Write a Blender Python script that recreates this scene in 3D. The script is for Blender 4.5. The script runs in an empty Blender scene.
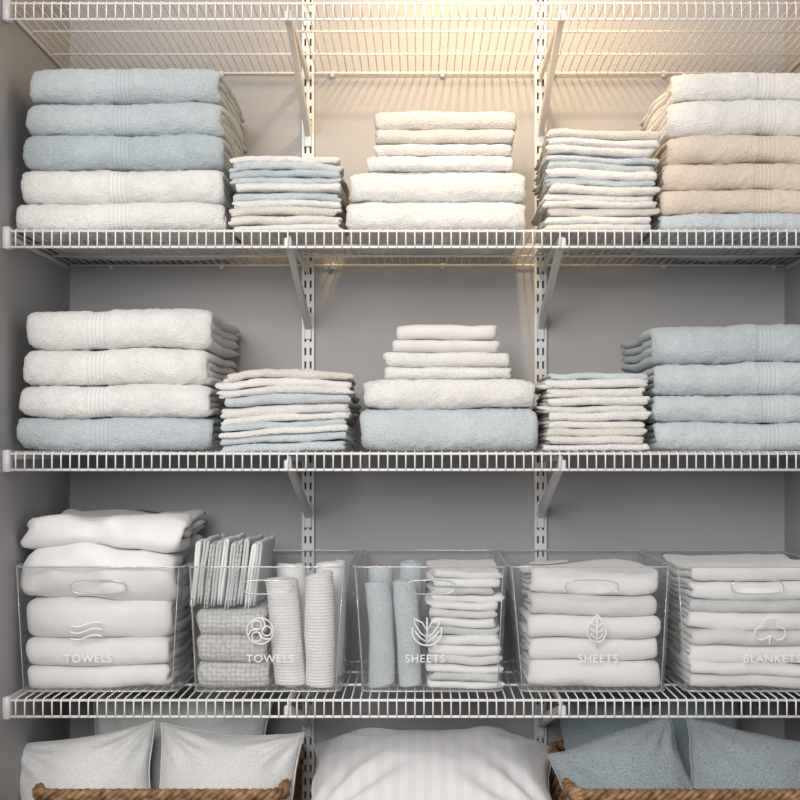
import bpy, math, random
import numpy as np
from mathutils import Vector, Matrix

S=0.0016; D=2.1; E=1.30; CX=420.0; CY=450.0
DEP=0.40
def PX(px,y=0.0): return (px-CX)*S*(D+y)/D
def PZ(py,y=0.0): return (CY-py)*S*(D+y)/D+E
scene=bpy.context.scene
rng=np.random.RandomState(7)

# ---------------------------------------------------------------- noise
def _h(ix,iy,iz,seed):
    n=(ix*374761393+iy*668265263+iz*2147483647%1000003*69069+seed*974711)&0x7fffffff
    n=((n^(n>>13))*1274126177)&0x7fffffff
    n=n^(n>>16)
    return (n&0xffff)/32767.5-1.0
def noise3(P,seed=0):
    F=np.floor(P).astype(np.int64); f=P-F; f=f*f*(3-2*f)
    out=0
    for dx in (0,1):
        wx=f[...,0] if dx else 1-f[...,0]
        for dy in (0,1):
            wy=f[...,1] if dy else 1-f[...,1]
            for dz in (0,1):
                wz=f[...,2] if dz else 1-f[...,2]
                out=out+wx*wy*wz*_h(F[...,0]+dx,F[...,1]+dy,F[...,2]+dz,seed)
    return out
def nvec(P,sc,seed):
    Q=np.asarray(P)*sc+50.0
    return np.stack([noise3(Q,seed),noise3(Q,seed+11),noise3(Q,seed+23)],-1)

# ---------------------------------------------------------------- builder
class MB:
    def __init__(s): s.v=[];s.f=[];s.m=[];s.b=[];s.n=0;s.mats=[]
    def mat(s,m):
        if m not in s.mats: s.mats.append(m)
        return s.mats.index(m)
    def add(s,V,F,m,band=None):
        V=np.asarray(V,float).reshape(-1,3); k=s.mat(m)
        s.v.append(V); s.b.append(np.zeros(len(V)) if band is None else np.asarray(band).reshape(-1))
        for f in F: s.f.append([int(i)+s.n for i in f])
        s.m.extend([k]*len(F)); s.n+=len(V)
    def box(s,c,d,m,bev=0.0):
        c=np.array(c);d=np.array(d)/2
        if bev<=0:
            V=[c+d*np.array(q) for q in [(-1,-1,-1),(1,-1,-1),(1,1,-1),(-1,1,-1),(-1,-1,1),(1,-1,1),(1,1,1),(-1,1,1)]]
            F=[(0,3,2,1),(4,5,6,7),(0,1,5,4),(1,2,6,5),(2,3,7,6),(3,0,4,7)]
        else:
            V=[];F=[]
            import itertools
            bx=d-bev
            bm_v={}
            for sg in itertools.product((-1,1),repeat=3):
                for ax in range(3):
                    p=c+np.array(sg)*bx; p[ax]=c[ax]+sg[ax]*d[ax]
                    bm_v[(sg,ax)]=len(V);V.append(p)
            for ax in range(3):
                o=[a for a in range(3) if a!=ax]
                for sgn in (-1,1):
                    q=[]
                    for a,b in ((-1,-1),(1,-1),(1,1),(-1,1)):
                        t=[0,0,0];t[ax]=sgn;t[o[0]]=a;t[o[1]]=b
                        q.append(bm_v[(tuple(t),ax)])
                    F.append(q)
            for ax in range(3):
                o=[a for a in range(3) if a!=ax]
                for a in (-1,1):
                    for b in (-1,1):
                        t0=[0,0,0];t1=[0,0,0];t0[ax]=-1;t1[ax]=1
                        for t in(t0,t1): t[o[0]]=a;t[o[1]]=b
                        F.append([bm_v[(tuple(t0),o[0])],bm_v[(tuple(t1),o[0])],bm_v[(tuple(t1),o[1])],bm_v[(tuple(t0),o[1])]])
            for sg in itertools.product((-1,1),repeat=3): F.append([bm_v[(sg,0)],bm_v[(sg,1)],bm_v[(sg,2)]])
        s.add(V,F,m)
    def tube(s,P,r,m,sides=6,closed=False):
        P=np.asarray(P,float);N=len(P)
        T=np.gradient(P,axis=0) if not closed else np.roll(P,-1,0)-np.roll(P,1,0)
        T/=np.linalg.norm(T,axis=1)[:,None]+1e-12
        up=np.array([0,0,1.0]) if abs(T[0][2])<.9 else np.array([1.0,0,0])
        n=np.cross(T[0],up);n/=np.linalg.norm(n)
        R=np.ones(N)*r if np.isscalar(r) else np.asarray(r)
        V=[]
        for i in range(N):
            n=n-T[i]*np.dot(n,T[i]);n/=np.linalg.norm(n)
            b=np.cross(T[i],n)
            for k in range(sides):
                a=2*math.pi*k/sides
                V.append(P[i]+R[i]*(n*math.cos(a)+b*math.sin(a)))
        F=[]
        for i in range(N if closed else N-1):
            j=(i+1)%N
            for k in range(sides):
                l=(k+1)%sides
                F.append((i*sides+k,j*sides+k,j*sides+l,i*sides+l))
        if not closed:
            F.append(tuple(range(sides)));F.append(tuple(range((N-1)*sides+sides-1,(N-1)*sides-1,-1)))
        s.add(V,F,m)
    def build(s,name,smooth=True,parent=None,origin=None,fixn=True):
        V=np.concatenate(s.v)
        if origin is None:
            lo=V.min(0);hi=V.max(0);origin=np.array([(lo[0]+hi[0])/2,(lo[1]+hi[1])/2,lo[2]])
        origin=np.array(origin,float)
        me=bpy.data.meshes.new(name)
        me.from_pydata((V-origin).tolist(),[],s.f)
        for m in s.mats: me.materials.append(m)
        me.polygons.foreach_set('material_index',s.m)
        me.polygons.foreach_set('use_smooth',[smooth]*len(s.f))
        B=np.concatenate(s.b)
        if B.any():
            at=me.attributes.new('band','FLOAT','POINT');at.data.foreach_set('value',B)
        if fixn:
            import bmesh
            bm=bmesh.new();bm.from_mesh(me);bmesh.ops.recalc_face_normals(bm,faces=bm.faces);bm.to_mesh(me);bm.free()
        me.update()
        o=bpy.data.objects.new(name,me);scene.collection.objects.link(o)
        o.location=origin
        if parent: 
            o.parent=parent; o.location=Vector(origin)-parent.location
        return o

# ---------------------------------------------------------------- materials
def newmat(name):
    m=bpy.data.materials.new(name);m.use_nodes=True
    nt=m.node_tree;b=nt.nodes['Principled BSDF']
    return m,nt,b
def nd(nt,t,**k):
    n=nt.nodes.new(t)
    for a,v in k.items():
        if a in n.inputs: n.inputs[a].default_value=v
        else: setattr(n,a,v)
    return n
def cloth(name,col,scale=400,strength=.8,dist=.0045,kind='terry',var=.10,sheen=.35):
    m,nt,b=newmat(name);L=nt.links.new
    b.inputs['Roughness'].default_value=.95
    b.inputs['Sheen Weight'].default_value=sheen
    b.inputs['Specular IOR Level'].default_value=.15
    tc=nd(nt,'ShaderNodeTexCoord')
    n1=nd(nt,'ShaderNodeTexNoise');n1.inputs['Scale'].default_value=scale;n1.inputs['Detail'].default_value=3
    L(tc.outputs['Object'],n1.inputs['Vector'])
    n2=nd(nt,'ShaderNodeTexNoise');n2.inputs['Scale'].default_value=25;n2.inputs['Detail'].default_value=2
    L(tc.outputs['Object'],n2.inputs['Vector'])
    mx=nd(nt,'ShaderNodeMix',data_type='RGBA')
    c=np.array(col)
    mx.inputs[6].default_value=(*np.clip(c*(1-var*1.6),0,1),1);mx.inputs[7].default_value=(*np.clip(c*(1+var*.6),0,1),1)
    add=nd(nt,'ShaderNodeMath',operation='MULTIPLY_ADD');add.inputs[1].default_value=.75
    L(n1.outputs['Fac'],add.inputs[0])
    sc=nd(nt,'ShaderNodeMath',operation='MULTIPLY');sc.inputs[1].default_value=.35;L(n2.outputs['Fac'],sc.inputs[0]);L(sc.outputs[0],add.inputs[2])
    mr=nd(nt,'ShaderNodeMapRange');mr.inputs[1].default_value=.38;mr.inputs[2].default_value=.72
    L(add.outputs[0],mr.inputs[0]);L(mr.outputs[0],mx.inputs[0])
    L(mx.outputs[2],b.inputs['Base Color'])
    bp=nd(nt,'ShaderNodeBump');bp.inputs['Strength'].default_value=strength;bp.inputs['Distance'].default_value=dist
    if kind=='terry':
        at=nd(nt,'ShaderNodeAttribute',attribute_name='band')
        wv=nd(nt,'ShaderNodeTexWave',bands_direction='X');wv.inputs['Scale'].default_value=48;L(tc.outputs['Object'],wv.inputs['Vector'])
        mm=nd(nt,'ShaderNodeMix',data_type='FLOAT')
        w2=nd(nt,'ShaderNodeMath',operation='MULTIPLY_ADD');w2.inputs[1].default_value=.10;L(wv.outputs['Fac'],w2.inputs[0])
        w3=nd(nt,'ShaderNodeMath',operation='MULTIPLY');w3.inputs[1].default_value=.55;L(n1.outputs['Fac'],w3.inputs[0]);L(w3.outputs[0],w2.inputs[2])
        L(at.outputs['Fac'],mm.inputs[0]);L(n1.outputs['Fac'],mm.inputs[2]);L(w2.outputs[0],mm.inputs[3])
        L(mm.outputs[0],bp.inputs['Height'])
        # flat woven border: denser, a little darker, with fine ribs
        rib=nd(nt,'ShaderNodeMix',data_type='RGBA');L(wv.outputs['Fac'],rib.inputs[0]);rib.inputs[6].default_value=(*c*.78,1);rib.inputs[7].default_value=(*c*.95,1)
        mb2=nd(nt,'ShaderNodeMix',data_type='RGBA')
        f2=nd(nt,'ShaderNodeMath',operation='MULTIPLY');f2.inputs[1].default_value=.9;L(at.outputs['Fac'],f2.inputs[0])
        L(f2.outputs[0],mb2.inputs[0]);L(mx.outputs[2],mb2.inputs[6]);L(rib.outputs[2],mb2.inputs[7])
        L(mb2.outputs[2],b.inputs['Base Color'])
    elif kind=='waffle':
        vo=nd(nt,'ShaderNodeTexVoronoi');vo.inputs['Scale'].default_value=125;vo.inputs['Randomness'].default_value=.3
        L(tc.outputs['Object'],vo.inputs['Vector']);inv=nd(nt,'ShaderNodeMath',operation='SUBTRACT');inv.inputs[0].default_value=1;L(vo.outputs['Distance'],inv.inputs[1])
        L(inv.outputs[0],bp.inputs['Height'])
        mx2=nd(nt,'ShaderNodeMix',data_type='RGBA');L(vo.outputs['Distance'],mx2.inputs[0]);L(mx.outputs[2],mx2.inputs[6]);mx2.inputs[7].default_value=(*c*.4,1)
        L(mx2.outputs[2],b.inputs['Base Color'])
    elif kind=='rib':
        wv=nd(nt,'ShaderNodeTexWave',bands_direction='Z');wv.inputs['Scale'].default_value=60;wv.inputs['Distortion'].default_value=.8;L(tc.outputs['Object'],wv.inputs['Vector'])
        ad=nd(nt,'ShaderNodeMath',operation='ADD');L(wv.outputs['Fac'],ad.inputs[0]);L(n1.outputs['Fac'],ad.inputs[1]);L(ad.outputs[0],bp.inputs['Height'])
    elif kind=='stripe':
        wv=nd(nt,'ShaderNodeTexWave',bands_direction='X');wv.inputs['Scale'].default_value=12;L(tc.outputs['Object'],wv.inputs['Vector'])
        cr=nd(nt,'ShaderNodeMapRange');cr.inputs[1].default_value=.42;cr.inputs[2].default_value=.58;L(wv.outputs['Fac'],cr.inputs[0])
        mx2=nd(nt,'ShaderNodeMix',data_type='RGBA');L(cr.outputs[0],mx2.inputs[0]);L(mx.outputs[2],mx2.inputs[6]);mx2.inputs[7].default_value=(*c*.93,1)
        L(mx2.outputs[2],b.inputs['Base Color']);L(n1.outputs['Fac'],bp.inputs['Height'])
    elif kind=='weave':
        vo=nd(nt,'ShaderNodeTexVoronoi');vo.inputs['Scale'].default_value=360;L(tc.outputs['Object'],vo.inputs['Vector'])
        L(vo.outputs['Distance'],bp.inputs['Height'])
        mx2=nd(nt,'ShaderNodeMix',data_type='RGBA');L(vo.outputs['Distance'],mx2.inputs[0]);mx2.inputs[6].default_value=(*np.clip(c*1.03,0,1),1);mx2.inputs[7].default_value=(*c*(1-var*1.6),1)
        L(mx2.outputs[2],b.inputs['Base Color'])
    else: L(n1.outputs['Fac'],bp.inputs['Height'])
    L(bp.outputs[0],b.inputs['Normal'])
    return m
white=cloth('terry_white',(.89,.88,.865))
offw=cloth('terry_offwhite',(.85,.825,.79))
cream=cloth('terry_cream',(.80,.745,.68))
peach=cloth('terry_peach',(.80,.69,.58))
lblue=cloth('terry_pale_blue',(.63,.695,.73),var=.11)
blue=cloth('terry_blue',(.50,.575,.615),var=.14)
gblue=cloth('terry_grey_blue',(.56,.63,.665),var=.12)
linen=cloth('cotton_white',(.87,.867,.865),scale=900,strength=.3,dist=.002,kind='plain',var=.05)
linenb=cloth('cotton_pale_grey',(.76,.745,.725),scale=900,strength=.3,dist=.002,kind='plain')
waffle=cloth('waffle_cloth',(.84,.84,.83),kind='waffle',strength=.8,dist=.004)
greycl=cloth('cotton_grey',(.64,.66,.67),scale=500,strength=.4,dist=.002,kind='plain',var=.12)
ribw=cloth('ribbed_white',(.87,.865,.86),kind='rib',strength=.45,dist=.002)
pstripe=cloth('striped_pillowcase',(.80,.80,.81),scale=900,strength=.15,dist=.002,kind='stripe',var=.03)
pgrey=cloth('woven_white',(.77,.775,.775),kind='weave',strength=.5,dist=.002,var=.13,scale=700)
pgrey2=cloth('woven_mid_grey',(.62,.64,.65),kind='weave',strength=.4,dist=.002,var=.1)
pblue=cloth('woven_blue',(.43,.50,.545),kind='weave',strength=.8,dist=.003,var=.28)
pblue2=cloth('woven_dark_blue',(.29,.36,.41),kind='weave',strength=.6,dist=.002,var=.2)

def paint(name,col,rough=.6,bump=.1,scale=300):
    m,nt,b=newmat(name);b.inputs['Roughness'].default_value=rough
    n=nd(nt,'ShaderNodeTexNoise');n.inputs['Scale'].default_value=scale
    tc=nd(nt,'ShaderNodeTexCoord');nt.links.new(tc.outputs['Object'],n.inputs['Vector'])
    bp=nd(nt,'ShaderNodeBump');bp.inputs['Strength'].default_value=bump;bp.inputs['Distance'].default_value=.001
    nt.links.new(n.outputs['Fac'],bp.inputs['Height']);nt.links.new(bp.outputs[0],b.inputs['Normal'])
    mx=nd(nt,'ShaderNodeMix',data_type='RGBA');mx.inputs[6].default_value=(*np.array(col)*.97,1);mx.inputs[7].default_value=(*np.array(col)*1.03,1)
    n2=nd(nt,'ShaderNodeTexNoise');n2.inputs['Scale'].default_value=4;nt.links.new(tc.outputs['Object'],n2.inputs['Vector'])
    nt.links.new(n2.outputs['Fac'],mx.inputs[0]);nt.links.new(mx.outputs[2],b.inputs['Base Color'])
    return m
wallm=paint('wall_paint_grey',(.365,.362,.372))
ceilm=paint('ceiling_paint',(.60,.56,.50))
floorm=paint('floor_wood',(.35,.24,.16),.4)
wirem=paint('white_vinyl_wire',(.86,.86,.86),.35,0)
metal=paint('white_painted_steel',(.66,.67,.68),.4,.02)
dark=paint('slot_dark',(.10,.10,.11),.8,0)
def acr(name,base,diff,tint=(.965,.97,.973)):
    m=bpy.data.materials.new(name);m.use_nodes=True;nt=m.node_tree;nt.nodes.clear();L=nt.links.new
    out=nd(nt,'ShaderNodeOutputMaterial');tr=nd(nt,'ShaderNodeBsdfTransparent');tr.inputs[0].default_value=(*tint,1)
    gl=nd(nt,'ShaderNodeBsdfGlossy');gl.inputs['Roughness'].default_value=.06;gl.inputs[0].default_value=(.95,.95,.95,1)
    df=nd(nt,'ShaderNodeBsdfDiffuse');df.inputs[0].default_value=(.85,.87,.88,1)
    lw=nd(nt,'ShaderNodeLayerWeight');lw.inputs[0].default_value=.5
    pw=nd(nt,'ShaderNodeMath',operation='POWER');pw.inputs[1].default_value=3.5;L(lw.outputs['Facing'],pw.inputs[0])
    ma=nd(nt,'ShaderNodeMath',operation='MULTIPLY_ADD');ma.inputs[1].default_value=.7;ma.inputs[2].default_value=base;L(pw.outputs[0],ma.inputs[0])
    m1=nd(nt,'ShaderNodeMixShader');L(ma.outputs[0],m1.inputs[0]);L(tr.outputs[0],m1.inputs[1]);L(gl.outputs[0],m1.inputs[2])
    m2=nd(nt,'ShaderNodeMixShader');m2.inputs[0].default_value=diff;L(m1.outputs[0],m2.inputs[1]);L(df.outputs[0],m2.inputs[2])
    L(m2.outputs[0],out.inputs[0]);return m
acrylic=acr('clear_acrylic',.045,.05,(.95,.955,.96))
acrim=acr('acrylic_edge',.15,.30,(.78,.80,.81))
decal=paint('white_vinyl_decal',(.90,.91,.92),.5,0)
def wick():
    m,nt,b=newmat('wicker');b.inputs['Roughness'].default_value=.6
    n=nd(nt,'ShaderNodeTexNoise');n.inputs['Scale'].default_value=60
    tc=nd(nt,'ShaderNodeTexCoord');nt.links.new(tc.outputs['Object'],n.inputs['Vector'])
    r=nd(nt,'ShaderNodeValToRGB');r.color_ramp.elements[0].color=(.12,.055,.022,1);r.color_ramp.elements[1].color=(.45,.26,.13,1)
    r.color_ramp.elements[0].position=.3;r.color_ramp.elements[1].position=.7
    nt.links.new(n.outputs['Fac'],r.inputs[0]);nt.links.new(r.outputs[0],b.inputs['Base Color']);return m
wicker=wick()

# ---------------------------------------------------------------- cloth strips
def strip(mb,path,t,w0,w1,nw,mapf,m,seed=0,amp=.002,endamp=.003,noseround=.008,bands=(),fine=.0006,nsc=9.,taper=.1,mid=0.0,pile=0.0):
    path=np.asarray(path,float);N=len(path)
    T=np.gradient(path,axis=0);T/=np.linalg.norm(T,axis=1)[:,None]+1e-12
    Nn=np.stack([-T[:,1],T[:,0]],1)
    e=t*.5;ke=3
    ws=np.linspace(w0+e,w1-e,nw)
    W=list(ws);O=[1.]*nw
    for k in range(1,ke+1):
        a=math.pi/2-math.pi*k/(ke+1);W.append(w1-e+e*math.cos(a));O.append(math.sin(a))
    W+=list(ws[::-1]);O+=[-1.]*nw
    for k in range(1,ke+1):
        a=-math.pi/2-math.pi*k/(ke+1);W.append(w0+e+e*math.cos(a));O.append(math.sin(a))
    W=np.array(W);O=np.array(O);M=len(W)
    u=(W-(w0+w1)/2)/((w1-w0)/2)
    q=np.linspace(0,1,N)
    en=noise3(np.stack([q*6+seed*1.7,q*0+.5,q*0+seed*.37],-1),seed)*endamp
    en2=noise3(np.stack([q*6+seed*2.7+9,q*0+.5,q*0+seed*.77],-1),seed+3)*endamp
    Wg=W[None,:]+np.where(u>0,1,0)[None,:]*np.abs(u)[None,:]**2*en[:,None]+np.where(u<0,1,0)[None,:]*np.abs(u)[None,:]**2*en2[:,None]
    tw=np.ones((N,1))*t/2
    tw[0]*=.5;tw[-1]*=.5
    bd=np.zeros(M)
    for (c,hw) in bands: bd=np.maximum(bd,np.clip((hw-np.abs(W-c))/.003+.5,0,1))
    thick=tw*(1-.16*bd[None,:]*np.ones((N,1)))
    A=path[:,0][:,None]+Nn[:,0][:,None]*O[None,:]*thick
    B=path[:,1][:,None]+Nn[:,1][:,None]*O[None,:]*thick
    fr=np.clip(1-(A-A.min())/.08,0,1)
    A=A+noseround*np.abs(u)[None,:]**7*fr
    B=B*(1-taper*np.abs(u)[None,:]**8)
    P=mapf(Wg,A,B)
    P=P+nvec(P,nsc,seed//100+1)*amp
    if mid: P=P+nvec(P,22,seed+5)*mid
    P=P+nvec(P,60,seed)*fine
    if pile: P=P+nvec(P,160,seed+9)*pile*(1-bd[None,:,None])
    F=[]
    for i in range(N-1):
        for j in range(M):
            k=(j+1)%M
            F.append((i*M+j,i*M+k,(i+1)*M+k,(i+1)*M+j))
    for base in (0,(N-1)*M):
        for j in range(nw-1):
            mj=nw+ke+(nw-1-j)
            F.append((base+j,base+j+1,base+mj-1,base+mj))
        F.append([base+nw-1+k for k in range(0,ke+2)])
        F.append([base+2*nw+ke-1+k for k in range(0,ke+1)]+[base])
    mb.add(P,F,m,np.broadcast_to(bd[None,:],(N,M)))
def upath(c,d,rx,off=0,n=14,ns=9,pw=.8,d2=None):
    d2=d if d2 is None else d2
    a=list(np.linspace(d,rx+off,ns)[:-1]);b=[c]*(ns-1)
    for k in range(n+1):
        th=math.pi/2+math.pi*k/n
        ca,sa=math.cos(th),math.sin(th)
        a.append(off+rx-rx*abs(ca)**pw);b.append(c*math.copysign(abs(sa)**pw,sa))
    a+=list(np.linspace(rx+off,d2,ns)[1:]);b+=[-c]*(ns-1)
    return np.stack([a,b],1)
def xmap(y0,zc,rot=0.0,xc=0):
    c,s=math.cos(rot),math.sin(rot)
    def f(W,A,B):
        X=W-xc
        return np.stack([xc+X*c-A*s,y0+A*c+X*s,zc+B+0*W],-1)
    return f
seedc=[100]
def towel(mb,x0,x1,zb,h,y0,depth,m,stackseed,band=None,layers=4,amp=.0022,endamp=.004,rot=0,nwd=.0033,fine=.0009,mid=0.0):
    seedc[0]+=1
    sd=stackseed*100+seedc[0]%97
    zc=zb+h/2;mp=xmap(y0,zc,rot,(x0+x1)/2)
    bands=[(b,.016) for b in (band or [])]
    if layers==2: nwd=.005
    nw=max(12,int((x1-x0)/nwd))
    kw=dict(fine=fine,mid=mid)
    pl=.0013 if m.name.startswith('terry') else 0
    if layers==4:
        t=h/4
        strip(mb,upath(h/2-t/2,depth,h*.42,pw=.80,n=22),t*1.05,x0,x1,nw,mp,m,sd,amp,endamp,bands=bands,taper=.12,pile=pl,noseround=.014,**kw)
        strip(mb,upath(h/2-1.5*t,depth-.008,h*.3,off=t*1.05,n=10),t*1.0,x0+.002,x1-.002,nw//3,mp,m,sd+1,amp,endamp,bands=(),taper=.12,pile=pl,**kw)
    elif layers==2:
        t=h/2
        strip(mb,upath(h/2-t/2,depth,h*.4,n=10,pw=.7),t*1.0,x0,x1,nw,mp,m,sd,amp,endamp,noseround=.004,taper=.04,pile=pl*.5,**kw)
    elif layers==3:
        t=h/3
        strip(mb,upath(h/2-t/2,depth,h*.42,n=12,pw=.75),t*1.03,x0,x1,nw,mp,m,sd,amp,endamp,taper=.08,pile=pl,**kw)
        strip(mb,[(a,0) for a in np.linspace(depth-.01,t*1.1,10)],t*.95,x0+.003,x1-.003,nw//2,mp,m,sd+1,amp,endamp,**kw)
def stack(name,rows,zdeck,y0=.03,depth=.33,seed=1,jit=.003,amp=.0022,yj=.003,rotj=.0,endamp=.004,mid=0.0018,mb=None):
    """rows bottom->top: (x0px,x1px,hpx,mat,layers,[bandpx])"""
    r=random.Random(seed)
    own=mb is None
    mb=mb or MB();z=zdeck
    fy=(D+y0)/D
    for row in rows:
        x0,x1,hp,m,ly=row[:5]
        bd=[PX(b,y0) for b in row[5]] if len(row)>5 else None
        h=hp*S*fy
        dy=r.uniform(-yj,yj);dr=r.uniform(-rotj,rotj)
        towel(mb,PX(x0,y0)+r.uniform(-jit,jit)*.5,PX(x1,y0)+r.uniform(-jit,jit)*.5,z,h*1.0,y0+dy,depth,m,seed,bd,ly,amp=amp,endamp=endamp,rot=dr,mid=mid)
        z+=h
    return mb.build(name) if own else z

# ---------------------------------------------------------------- room
XL=PX(3);XR=PX(854);YF=-.55;CZ=2.42
def roombox(name,c,d,m):
    mb=MB();mb.box(c,d,m);o=mb.build(name,smooth=False);return o
roombox('wall_back',(0.018,DEP+.05,CZ/2),(XR-XL+.2,.1,CZ),wallm)
roombox('wall_left',(XL-.05,(YF+DEP)/2,CZ/2),(.1,DEP-YF,CZ),wallm)
roombox('wall_right',(XR+.05,(YF+DEP)/2,CZ/2),(.1,DEP-YF,CZ),wallm)
roombox('floor',(0,-1.3,-.05),(5,3.6,.1),floorm)
roombox('ceiling',(0.018,(YF+DEP)/2,CZ+.05),(XR-XL+.2,DEP-YF+.1,.1),ceilm)

# ---------------------------------------------------------------- shelves
SH=[PZ(0),PZ(228),PZ(451),PZ(698),PZ(940)]
wr=.0013
def shelf(z):
    mb=MB()
    n=int((XR-XL-.012)/.0145)
    zt=z-wr
    for i in range(n+1):
        x=XL+.006+(XR-XL-.012)*i/n
        P=[(x,DEP-.006,zt),(x,DEP*.5,zt),(x,.006,zt),(x,.001,zt-.0015),(x,-.001,zt-.006),(x,-.001,zt-.030)]
        mb.tube(P,wr,wirem,6)
    def rod(y,zz,r): mb.tube([(XL+.003,y,zz),(0,y,zz),(XR-.003,y,zz)],r,wirem,8)
    rod(.0035,zt-wr-.0018,.0022);rod(.002,zt-.029,.0022)
    rod(DEP-.009,zt-wr-.002,.0024);rod(DEP*.36,zt-wr-.002,.0022);rod(DEP*.68,zt-wr-.002,.0022)
    for sx,x in ((1,XL),(-1,XR)):
        mb.box((x+sx*.006,.004,z-.016),(.012,.02,.036),metal,.002)
        mb.box((x+sx*.002,.2,z-.010),(.004,.36,.008),metal,.001)
    for x in np.arange(XL+.08,XR,.21):
        mb.box((x,DEP-.005,z-.006),(.009,.010,.012),metal,.002)
    return mb.build('wire_shelf')
for z in SH: shelf(z)
UX=[PX(308.5,DEP),PX(540,DEP)]
for ux in UX:
    mb=MB();z0=.25;z1=CZ-.08
    for dx in (-.0092,0,.0092): mb.box((ux+dx,DEP-.006,(z0+z1)/2),(.0045 if dx else .006,.012,z1-z0),metal)
    mb.box((ux,DEP-.002,(z0+z1)/2),(.0185,.004,z1-z0),dark)
    z=z0
    while z<z1:
        mb.box((ux,DEP-.0065,z),(.018,.009,.0115),metal); z+=.0255
    mb.build('shelf_upright',smooth=False)
for z in SH:
    for ux in UX:
        mb=MB()
        zt=z-.0085; yb=DEP-.0125
        def blade(pts,th,m):
            V=[(ux-th/2,y,zz) for y,zz in pts]+[(ux+th/2,y,zz) for y,zz in pts];n=len(pts)
            F=[tuple(range(n)),tuple(range(2*n-1,n-1,-1))]+[(i,(i+1)%n,n+(i+1)%n,n+i) for i in range(n)]
            mb.add(V,F,m)
        blade([(.03,zt),(yb,zt),(yb,zt-.012),(.03,zt-.008)],.006,metal)
        a0=np.array([.022,zt-.012]);a1=np.array([yb,zt-.112])
        blade([(a0[0],a0[1]+.004),(yb,a1[1]+.014),(yb,a1[1]-.008),(a0[0],a0[1]-.006)],.010,metal)
        mb.box((ux,.012,z-.022),(.012,.014,.016),metal,.002)
        mb.box((ux,yb-.002,zt-.112),(.013,.006,.05),metal,.001)
        mb.build('shelf_bracket',smooth=False)

# ---------------------------------------------------------------- towels
z2=SH[1]+.0003;z3=SH[2]+.0003;z4=SH[3]+.0003
stack('bath_towel_stack',[(13,224,29,white,4,[122]),(19,222,35,white,4,[120]),(22,224,34,blue,4,[124]),(25,222,31,gblue,4,[122]),(26,220,35,gblue,4,[122])],z2,seed=1,amp=.006)
def thin(name,x0,x1,cols,hp,zd,seed,y0=.03,depth=.25,ov=3,amp=.003,mid=.0022):
    r=random.Random(seed);rows=[]
    for i,c in enumerate(cols):
        rows.append((x0+r.uniform(-ov,ov),x1+r.uniform(-ov,ov),hp*r.uniform(.8,1.2),c,2))
    return stack(name,rows,zd,y0=y0,depth=depth,seed=seed,jit=.004,amp=amp,yj=.006,rotj=.025,endamp=.009,mid=mid)
thin('washcloth_stack',232,340,[white,offw,cream,white,lblue,white,lblue,gblue,lblue,white],7.9,z2,2)
stack('hand_towel_stack',[(347,526,30,white,4),(350,526,31,white,4),(366,514,15,white,3),(374,513,12,offw,2),(375,515,14,cream,2),(374,516,19,cream,3)],z2,seed=3,depth=.28)
thin('washcloth_stack',547,655,[offw,white,cream,offw,white,offw,lblue,white,gblue,lblue,offw,white,cream],7.6,z2,4,amp=.005)
stack('bath_towel_stack',[(662,838,18,lblue,4,[765]),(663,838,24,peach,4,[765]),(664,838,27,peach,4,[765]),(668,838,28,peach,4,[768]),(668,838,36,white,4,[768]),(672,838,28,white,4,[768])],z2,seed=5,amp=.005)
stack('bath_towel_stack',[(13,209,33,gblue,4,[100]),(18,208,34,white,4,[98]),(20,208,36,white,4,[98]),(25,210,39,white,4,[98])],z3,seed=6,amp=.007)
thin('washcloth_stack',221,348,[lblue,lblue,white,lblue,white,offw,lblue,offw,white,cream],8.1,z3,7,depth=.27,amp=.008,mid=.003)
stack('hand_towel_stack',[(360,539,43,lblue,4),(362,537,29,white,4),(384,512,12,white,2),(386,511,15,white,2),(393,498,12,linenb,2),(397,495,15,linenb,3)],z3,seed=8,depth=.28)
thin('washcloth_stack',546,647,[white,offw,cream,white,white,offw,white,offw,white,lblue],7.9,z3,9)
stack('bath_towel_stack',[(655,838,28,lblue,4,[772]),(652,838,28,lblue,4,[772]),(655,838,33,lblue,4,[770]),(652,838,38,gblue,4,[768])],z3,seed=10,amp=.006)

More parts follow.
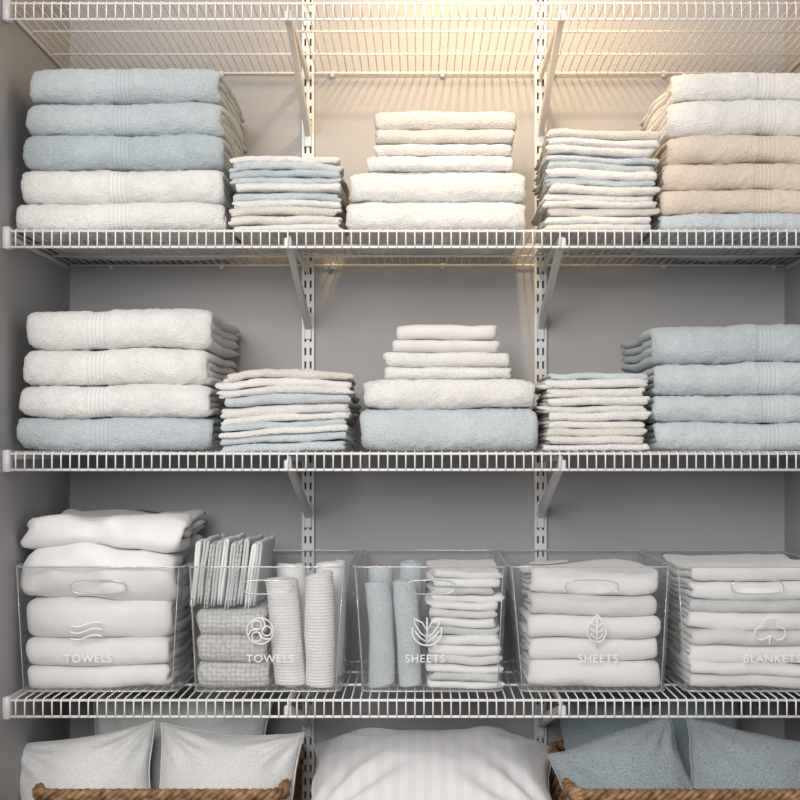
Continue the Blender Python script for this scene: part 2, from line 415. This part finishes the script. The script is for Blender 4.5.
# ---------------------------------------------------------------- bins
def slot_loop(cx,cz,hw,hh,n=32):
    out=[]
    for k in range(n):
        a=2*math.pi*k/n
        c,s=math.cos(a),math.sin(a)
        out.append((cx+hw*math.copysign(abs(c)**.55,c),cz+hh*math.copysign(abs(s)**.75,s)))
    return out
def make_bin(tl,tr,bl,br,label,icon,lx,ix):
    yt,yb=.028,.046;ytb,ybb=DEP-.018,DEP-.035
    zt=PZ(567,yt);zb=z4+.001
    T=(PX(tl,yt),PX(tr,yt),yt,ytb,zt);Bm=(PX(bl,yb),PX(br,yb),yb,ybb,zb)
    emp=bpy.data.objects.new('clear_storage_bin',None);scene.collection.objects.link(emp)
    emp.location=((T[0]+T[1])/2,(yt+ytb)/2,zb);emp.empty_display_size=.05
    def loop(x0,x1,y0,y1,z,r=.018,nc=5):
        pts=[]
        for (cx,cy,a0) in ((x1-r,y0+r,-90),(x1-r,y1-r,0),(x0+r,y1-r,90),(x0+r,y0+r,180)):
            for k in range(nc+1):
                a=math.radians(a0+90*k/nc);pts.append((cx+r*math.cos(a),cy+r*math.sin(a),z))
        return np.array(pts)
    Lt=loop(*T);Lb=loop(*Bm);n=len(Lt)
    mb=MB()
    V=np.concatenate([Lb,Lt]);F=[(i,i+1,n+i+1,n+i) for i in range(n-1)]
    mb.add(V,F,acrylic)
    mb.add(Lb,[tuple(range(n))],acrylic)
    c00=Lb[-1];c10=Lb[0];c01=Lt[-1];c11=Lt[0]
    def bil(s,t): return (1-s)*(1-t)*c00+s*(1-t)*c10+(1-s)*t*c01+s*t*c11
    ss=.5;st=.84
    sl=slot_loop(ss,st,.19,.055,40)
    outer=[]
    for (s,t) in sl:
        ds,dt=s-ss,t-st
        k=min((1-ss)/ds if ds>1e-9 else 1e9,(0-ss)/ds if ds<-1e-9 else 1e9,(1-st)/dt if dt>1e-9 else 1e9,(0-st)/dt if dt<-1e-9 else 1e9)
        outer.append((ss+ds*k,st+dt*k))
    m=len(sl)
    Vp=[bil(*p) for p in sl]+[bil(*p) for p in outer]
    Fp=[(i,(i+1)%m,m+(i+1)%m,m+i) for i in range(m)]
    for ci,cc in enumerate([(1,1),(0,1),(0,0),(1,0)]):
        for i in range(m):
            a=outer[i];b=outer[(i+1)%m]
            ona=(abs(a[0]-cc[0])<1e-6)or(abs(a[1]-cc[1])<1e-6)
            onb=(abs(b[0]-cc[0])<1e-6)or(abs(b[1]-cc[1])<1e-6)
            sameedge=(abs(a[0]-b[0])<1e-6)or(abs(a[1]-b[1])<1e-6)
            if ona and onb and not sameedge:
                Vp.append(bil(*cc));Fp.append((m+i,m+(i+1)%m,len(Vp)-1))
    mb.add(Vp,Fp,acrylic)
    mb.build('body',parent=emp)
    rb=MB()
    rb.tube(Lt,.0017,acrim,6,closed=True);rb.tube(Lb+np.array([0,0,.001]),.0014,acrim,6,closed=True)
    rb.tube([bil(*p) for p in sl],.0015,acrim,6,closed=True)
    for i in (2,8,14,20):
        i=min(i,n-1);rb.tube([Lb[i],Lt[i]],.0010,acrim,5)
    rb.build('rim',parent=emp)
    def fy(z): 
        t=(z-zb)/(zt-zb);return yb+(yt-yb)*t-.0012
    cu=bpy.data.curves.new('label_text','FONT');cu.body=label;cu.size=.0185;cu.align_x='CENTER';cu.align_y='CENTER';cu.extrude=.0002;cu.space_character=1.12
    cu.materials.append(decal)
    ob=bpy.data.objects.new('label_text',cu);scene.collection.objects.link(ob)
    zl=PZ(659,.04)
    tilt=math.atan2(yb-yt,zt-zb)
    ob.rotation_euler=(math.pi/2+tilt,0,0)
    ob.parent=emp;ob.location=Vector((PX(lx,.04),fy(zl),zl))-emp.location
    ib=MB();zi=PZ(631,.036);xi=PX(ix,.036)
    def line(pts,r=.0010,closed=False):
        P=[(xi+a,fy(zi+b),zi+b) for a,b in pts];ib.tube(P,r,decal,5,closed)
    R=.024
    if icon=='waves':
        for k in (-1,0,1):
            line([(x,k*.0105+.004*math.sin(x/.030*math.pi*1.0)) for x in np.linspace(-.026,.026,16)],.0014)
    elif icon=='swirl':
        line([(R*.9*math.cos(a),R*.9*math.sin(a)) for a in np.linspace(0,2*math.pi,30)[:-1]],.0012,True)
        for k in range(3):
            a0=k*2.094
            line([(r*math.cos(a0+r*70),r*math.sin(a0+r*70)) for r in np.linspace(.003,R*.9,12)],.0013)
            line([(.008*math.cos(a)+.011*math.cos(a0),.008*math.sin(a)+.011*math.sin(a0)) for a in np.linspace(0,2*math.pi,14)[:-1]],.0012,True)
    elif icon=='sprout':
        line([(R*math.cos(a),R*.95*math.sin(a)-.001) for a in np.linspace(math.pi*.9,math.pi*2.1,22)],.0014)
        line([(0,-.022),(0,.004),(0,.022)],.0013)
        for s in (-1,1):
            line([(s*.001,-.010),(s*.010,-.004),(s*.020,.012),(s*.020,.020),(s*.008,.014),(s*.001,.002)],.0013)
            line([(s*.001,-.018),(s*.010,-.012),(s*.020,.0)],.0012)
    elif icon=='leaf':
        for s in (-1,1):
            line([(0,-.020),(s*.009,-.016),(s*.016,-.004),(s*.014,.008),(s*.007,.018),(0,.027)],.0013)
            for b in (-.010,0,.010): line([(0,b-.004),(s*.006,b),(s*.011,b+.005)],.0010)
        line([(0,-.028),(0,0),(0,.022)],.0012)
    else:
        for (cx,cy,r,a0,a1) in ((-.014,-.004,.011,1.5,5.2),(0,.010,.012,-.5,3.6),(.014,-.004,.011,-2.1,1.6)):
            line([(cx+r*math.cos(a),cy+r*math.sin(a)) for a in np.linspace(a0,a1,16)],.0012)
        line([(-.010,-.014),(0,-.008),(.010,-.014)],.0012);line([(0,-.008),(0,-.024)],.0012)
    ib.build('label_icon',parent=emp)
make_bin(13,183,20,176,'TOWELS','waves',88,86)
make_bin(187,348,193,340,'TOWELS','swirl',270,260)
make_bin(353,508,361,502,'SHEETS','sprout',425,427)
make_bin(510,673,521,666,'SHEETS','leaf',598,597)
make_bin(677,838,685,830,'BLANKETS','clover',772,770)

# contents
yc=.062
mb=MB()
zt_=stack('',[(26,168,22,linen,3),(26,168,26,linen,3),(27,170,42,linen,4)],z4+.004,y0=yc,depth=.27,seed=20,amp=.006,mb=mb)
stack('',[(24,173,52,linen,3),(24,178,29,linen,3)],zt_-.002,y0=yc,depth=.28,seed=21,amp=.013,mid=.008,endamp=.014,mb=mb)
mb.build('folded_duvet_stack')

def roll(name,x,y,r,z0,z1,m,seed,turns=3.2,lean=0.0,leany=0,t=None):
    mb=MB();t=t or r/turns*.95
    th=np.linspace(0,turns*2*math.pi,int(turns*18))
    rr=t*.5+(r-t)*th/th[-1]
    path=np.stack([rr*np.cos(th),rr*np.sin(th)],1)
    def mp(W,A,B):
        return np.stack([x+A+(W-z0)*lean,y+B+(W-z0)*leany,W+0*A],-1)
    strip(mb,path,t*.93,z0,z1,22,mp,m,seed,amp=.004,endamp=.006,noseround=0,taper=0,mid=.0018)
    return mb.build(name)
stack('waffle_cloth_stack',[(198,268,26,waffle,3),(198,268,26,waffle,3),(197,268,25,waffle,3)],z4+.004,y0=yc,depth=.22,seed=22,amp=.003)
mb=MB();zb_=z4+.004+79*S*1.03
for i in range(10):
    xx=PX(196+i*6.8,yc+.01)
    def mp(W,A,B,xx=xx,i=i): return np.stack([xx+B+A*(-.10)+.006,W+0*A,zb_+.108-A+.004*math.sin(i*2.1)],-1)
    strip(mb,upath(.0026,.105,.004,n=8,ns=8),.0048,yc+.004+.003*(i%3),yc+.20,14,mp,[linen,greycl,waffle,greycl][i%4],2300+i,amp=.004,endamp=.006,noseround=0,mid=.0015)
mb.build('filed_washcloths')
zr=z4+.004
roll('rolled_towel',PX(291,.09),.092,.0305,zr,zr+.180,ribw,31,lean=-.10)
roll('rolled_towel',PX(319,.08),.086,.0270,zr,zr+.190,ribw,32,lean=.0)
roll('rolled_towel',PX(300,.2),.200,.028,zr,zr+.192,linen,33,lean=-.10)
roll('rolled_towel',PX(330,.2),.190,.028,zr,zr+.198,linen,34,lean=.0)
roll('rolled_towel',PX(382,.09),.088,.0235,zr,zr+.172,lblue,35,lean=-.05)
roll('rolled_towel',PX(409,.08),.086,.0215,zr,zr+.176,lblue,36,lean=-.05)
roll('rolled_towel',PX(380,.2),.170,.022,zr,zr+.19,lblue,37)
roll('rolled_towel',PX(410,.2),.170,.022,zr,zr+.194,gblue,38)
thin('folded_cloth_stack',429,499,[linen,greycl,linen,linenb,linen,linen,greycl,linen,linenb,linen,linen,greycl,linen,linen],8.5,z4+.004,24,y0=yc,depth=.22,amp=.004,mid=.003)
stack('folded_sheet_stack',[(529,660,27,linen,4),(530,658,22,linen,3),(528,660,23,linen,3),(529,658,20,linenb,3),(530,661,24,linen,4)],z4+.004,y0=yc,depth=.2,seed=25,amp=.007,mid=.003)
stack('folded_sheet_stack',[(532,598,38,linen,4),(532,598,34,linen,4),(532,575,30,linen,4)],z4+.004,y0=.275,depth=.085,seed=26,amp=.003)
stack('folded_blanket_stack',[(692,826,12,linenb,2),(692,826,12,linen,2),(690,826,18,linen,3),(692,826,15,linenb,2),(690,826,18,linen,3),(690,826,13,greycl,2),(691,826,18,linen,3),(692,826,15,linen,2)],z4+.004,y0=yc,depth=.27,seed=27,amp=.007,mid=.003)

# ---------------------------------------------------------------- baskets
z5=SH[4]+.0005
def basket(x0,x1,y0,y1,zt):
    mb=MB();zb=z5+.004
    cor=.03
    def per(n,inset=0.0,rad=cor):
        a0,a1,b0,b1=x0+inset,x1-inset,y0+inset,y1-inset
        r=rad
        pts=[]
        for (cx,cy,a) in ((a1-r,b0+r,-90),(a1-r,b1-r,0),(a0+r,b1-r,90),(a0+r,b0+r,180)):
            for k in range(7):
                t=math.radians(a+90*k/6);pts.append((cx+r*math.cos(t),cy+r*math.sin(t)))
        pts=np.array(pts+[pts[0]]);dd=np.r_[0,np.cumsum(np.linalg.norm(np.diff(pts,axis=0),axis=1))]
        q=np.linspace(0,dd[-1],n,endpoint=False)
        P=np.stack([np.interp(q,dd,pts[:,0]),np.interp(q,dd,pts[:,1])],1)
        T=np.roll(P,-1,0)-np.roll(P,1,0);T/=np.linalg.norm(T,axis=1)[:,None]
        return P,np.stack([T[:,1],-T[:,0]],1),dd[-1]
    n=240
    P,Nn,Lp=per(n)
    stakes=60
    rows=int((zt-zb)/.0105)
    for k in range(rows):
        z=zb+.006+k*.0105
        off=.0042*np.sin(np.arange(n)*stakes*math.pi/n+math.pi*k)
        taper=-.012*(1-(z-zb)/(zt-zb))
        Q=P+Nn*(off+taper)[:,None]
        mb.tube(np.c_[Q,np.full(n,z)],.0056,wicker,6,True)
    for k in range(stakes):
        i=int(k*n/stakes)
        mb.tube([(P[i][0]-Nn[i][0]*.012,P[i][1]-Nn[i][1]*.012,zb),(P[i][0],P[i][1],zt)],.003,wicker,5)
    n2=420;P2,N2,L2=per(n2)
    for s in range(3):
        a=np.arange(n2)/n2*2*math.pi*38+s*2*math.pi/3
        Q=np.c_[P2+N2*(.0055*np.cos(a))[:,None],zt+.0055*np.sin(a)]
        mb.tube(Q,.0048,wicker,6,True)
    mb.box(((x0+x1)/2,(y0+y1)/2,zb+.002),(x1-x0-.04,y1-y0-.04,.006),wicker)
    return mb.build('wicker_basket')
ztb=PZ(795,.02)
basket(PX(33,.02),PX(281,.02),.022,.378,ztb)
basket(PX(573,.02),PX(838,.02),.022,.378,ztb)

# ---------------------------------------------------------------- pillows
def pillow(name,loc,size,thick,rot,m,seed=1,n=48,pin=.07,wr_=.006,pw=.42,wk=.10):
    g=np.linspace(-1,1,n);g=np.sign(g)*np.abs(g)**.8
    U,V=np.meshgrid(g,g,indexing='ij')
    X=size[0]/2*U*(1-pin*(1-V**2));Y=size[1]/2*V*(1-pin*(1-U**2))
    Z=thick/2*((1-U**2)*(1-V**2)).clip(0)**pw
    for (cu,cv) in ((-1,-1),(1,-1),(1,1),(-1,1)):
        an=np.arctan2(V-cv,U-cu);rr=np.hypot(U-cu,V-cv)
        Z=Z*(1+wk*np.sin(an*13+seed)*np.exp(-((rr-.45)/.35)**2))
    top=np.stack([X,Y,Z],-1).reshape(-1,3);bot=np.stack([X,Y,-Z],-1).reshape(-1,3)
    F=[];idx=np.arange(n*n).reshape(n,n)
    bi=idx.copy()+n*n
    bi[0,:]=idx[0,:];bi[-1,:]=idx[-1,:];bi[:,0]=idx[:,0];bi[:,-1]=idx[:,-1]
    for i in range(n-1):
        for j in range(n-1):
            F.append((idx[i,j],idx[i+1,j],idx[i+1,j+1],idx[i,j+1]))
            F.append((bi[i,j],bi[i,j+1],bi[i+1,j+1],bi[i+1,j]))
    P=np.concatenate([top,bot])
    P=P+nvec(P,11,seed)*wr_+nvec(P,28,seed+40)*wr_*.35
    used=np.unique(np.array(F));rm=-np.ones(len(P),int);rm[used]=np.arange(len(used))
    P=P[used];F=[tuple(rm[list(f)]) for f in F]
    R=np.array(Matrix.Rotation(math.radians(rot[2]),3,'Z')@Matrix.Rotation(math.radians(rot[1]),3,'Y')@Matrix.Rotation(math.radians(rot[0]),3,'X'))
    mb=MB();mb.add(P@R.T+np.array(loc),F,m)
    k=[idx[i,0] for i in range(n)]+[idx[-1,j] for j in range(1,n)]+[idx[i,-1] for i in range(n-2,-1,-1)]+[idx[0,j] for j in range(n-2,0,-1)]
    mb.tube((P[rm[k]]@R.T+np.array(loc)),.0016,m,5,True)
    return mb.build(name)
pillow('throw_pillow',(PX(84,.10),.108,PZ(792,.10)),(.245,.20),.13,(66,-9,4),pgrey,3,pin=.10,pw=.5,wk=.14)
pillow('throw_pillow',(PX(226,.09),.108,PZ(790,.09)),(.250,.20),.13,(66,2,-3),pgrey,5,pin=.10,pw=.5,wk=.14)
pillow('throw_pillow',(PX(175,.24),.26,PZ(765,.24)),(.33,.24),.10,(70,2,0),pgrey2,7)
pillow('bed_pillow',(PX(434,.16),.175,PZ(790,.16)),(.435,.34),.175,(12,2,0),pstripe,9,pin=.07,wr_=.008,pw=.48,wk=.12)
pillow('bed_pillow',(PX(434,.16),.19,z5+.07),(.40,.33),.13,(0,0,0),linen,10,pin=.05,wr_=.006,pw=.36)
pillow('throw_pillow',(PX(632,.09),.108,PZ(791,.09)),(.225,.20),.13,(64,-17,6),pblue,13,pin=.10,pw=.5,wk=.14)
pillow('throw_pillow',(PX(758,.09),.108,PZ(792,.09)),(.245,.20),.13,(66,8,-4),pblue,15,pin=.10,pw=.5,wk=.14)
pillow('throw_pillow',(PX(655,.25),.26,PZ(768,.25)),(.33,.24),.10,(70,-2,0),pblue2,17)

# ---------------------------------------------------------------- lights
def area(name,loc,target,size,energy,col,sy=None):
    l=bpy.data.lights.new(name,'AREA');l.energy=energy;l.color=col;l.size=size
    if sy: l.shape='RECTANGLE';l.size_y=sy
    o=bpy.data.objects.new(name,l);scene.collection.objects.link(o);o.location=loc
    o.rotation_euler=(Vector(target)-Vector(loc)).to_track_quat('-Z','Y').to_euler();return o
area('front_fill',(-.5,-2.4,2.05),(0,.2,1.27),1.1,59,(1,.965,.925))  # soft fill added out of view behind the camera to brighten the closet front
area('closet_strip_light',(.12,.20,CZ-.03),(.12,.25,1.5),.7,3.4,(1,.66,.30),.06)
l=bpy.data.lights.new('ceiling_spot','SPOT');l.energy=32;l.color=(1,.72,.40);l.spot_size=math.radians(70);l.spot_blend=.95;l.shadow_soft_size=.035
o=bpy.data.objects.new('ceiling_spot',l);scene.collection.objects.link(o);o.location=(.12,-.32,CZ-.04)
o.rotation_euler=(Vector((.12,.4,1.78))-Vector(o.location)).to_track_quat('-Z','Y').to_euler()
w=bpy.data.worlds.new('World');scene.world=w;w.use_nodes=True
w.node_tree.nodes['Background'].inputs[0].default_value=(.88,.90,.94,1);w.node_tree.nodes['Background'].inputs[1].default_value=.45
scene.view_settings.view_transform='Standard'
scene.view_settings.exposure=0

cam=bpy.data.cameras.new('camera');co=bpy.data.objects.new('camera',cam);scene.collection.objects.link(co)
co.location=(0,-D,E);co.rotation_euler=(math.pi/2,0,0)
cam.sensor_width=36;cam.lens=36*(D/S)/800;cam.shift_x=-20/800;cam.shift_y=50/800
cam.clip_start=.05
scene.camera=co
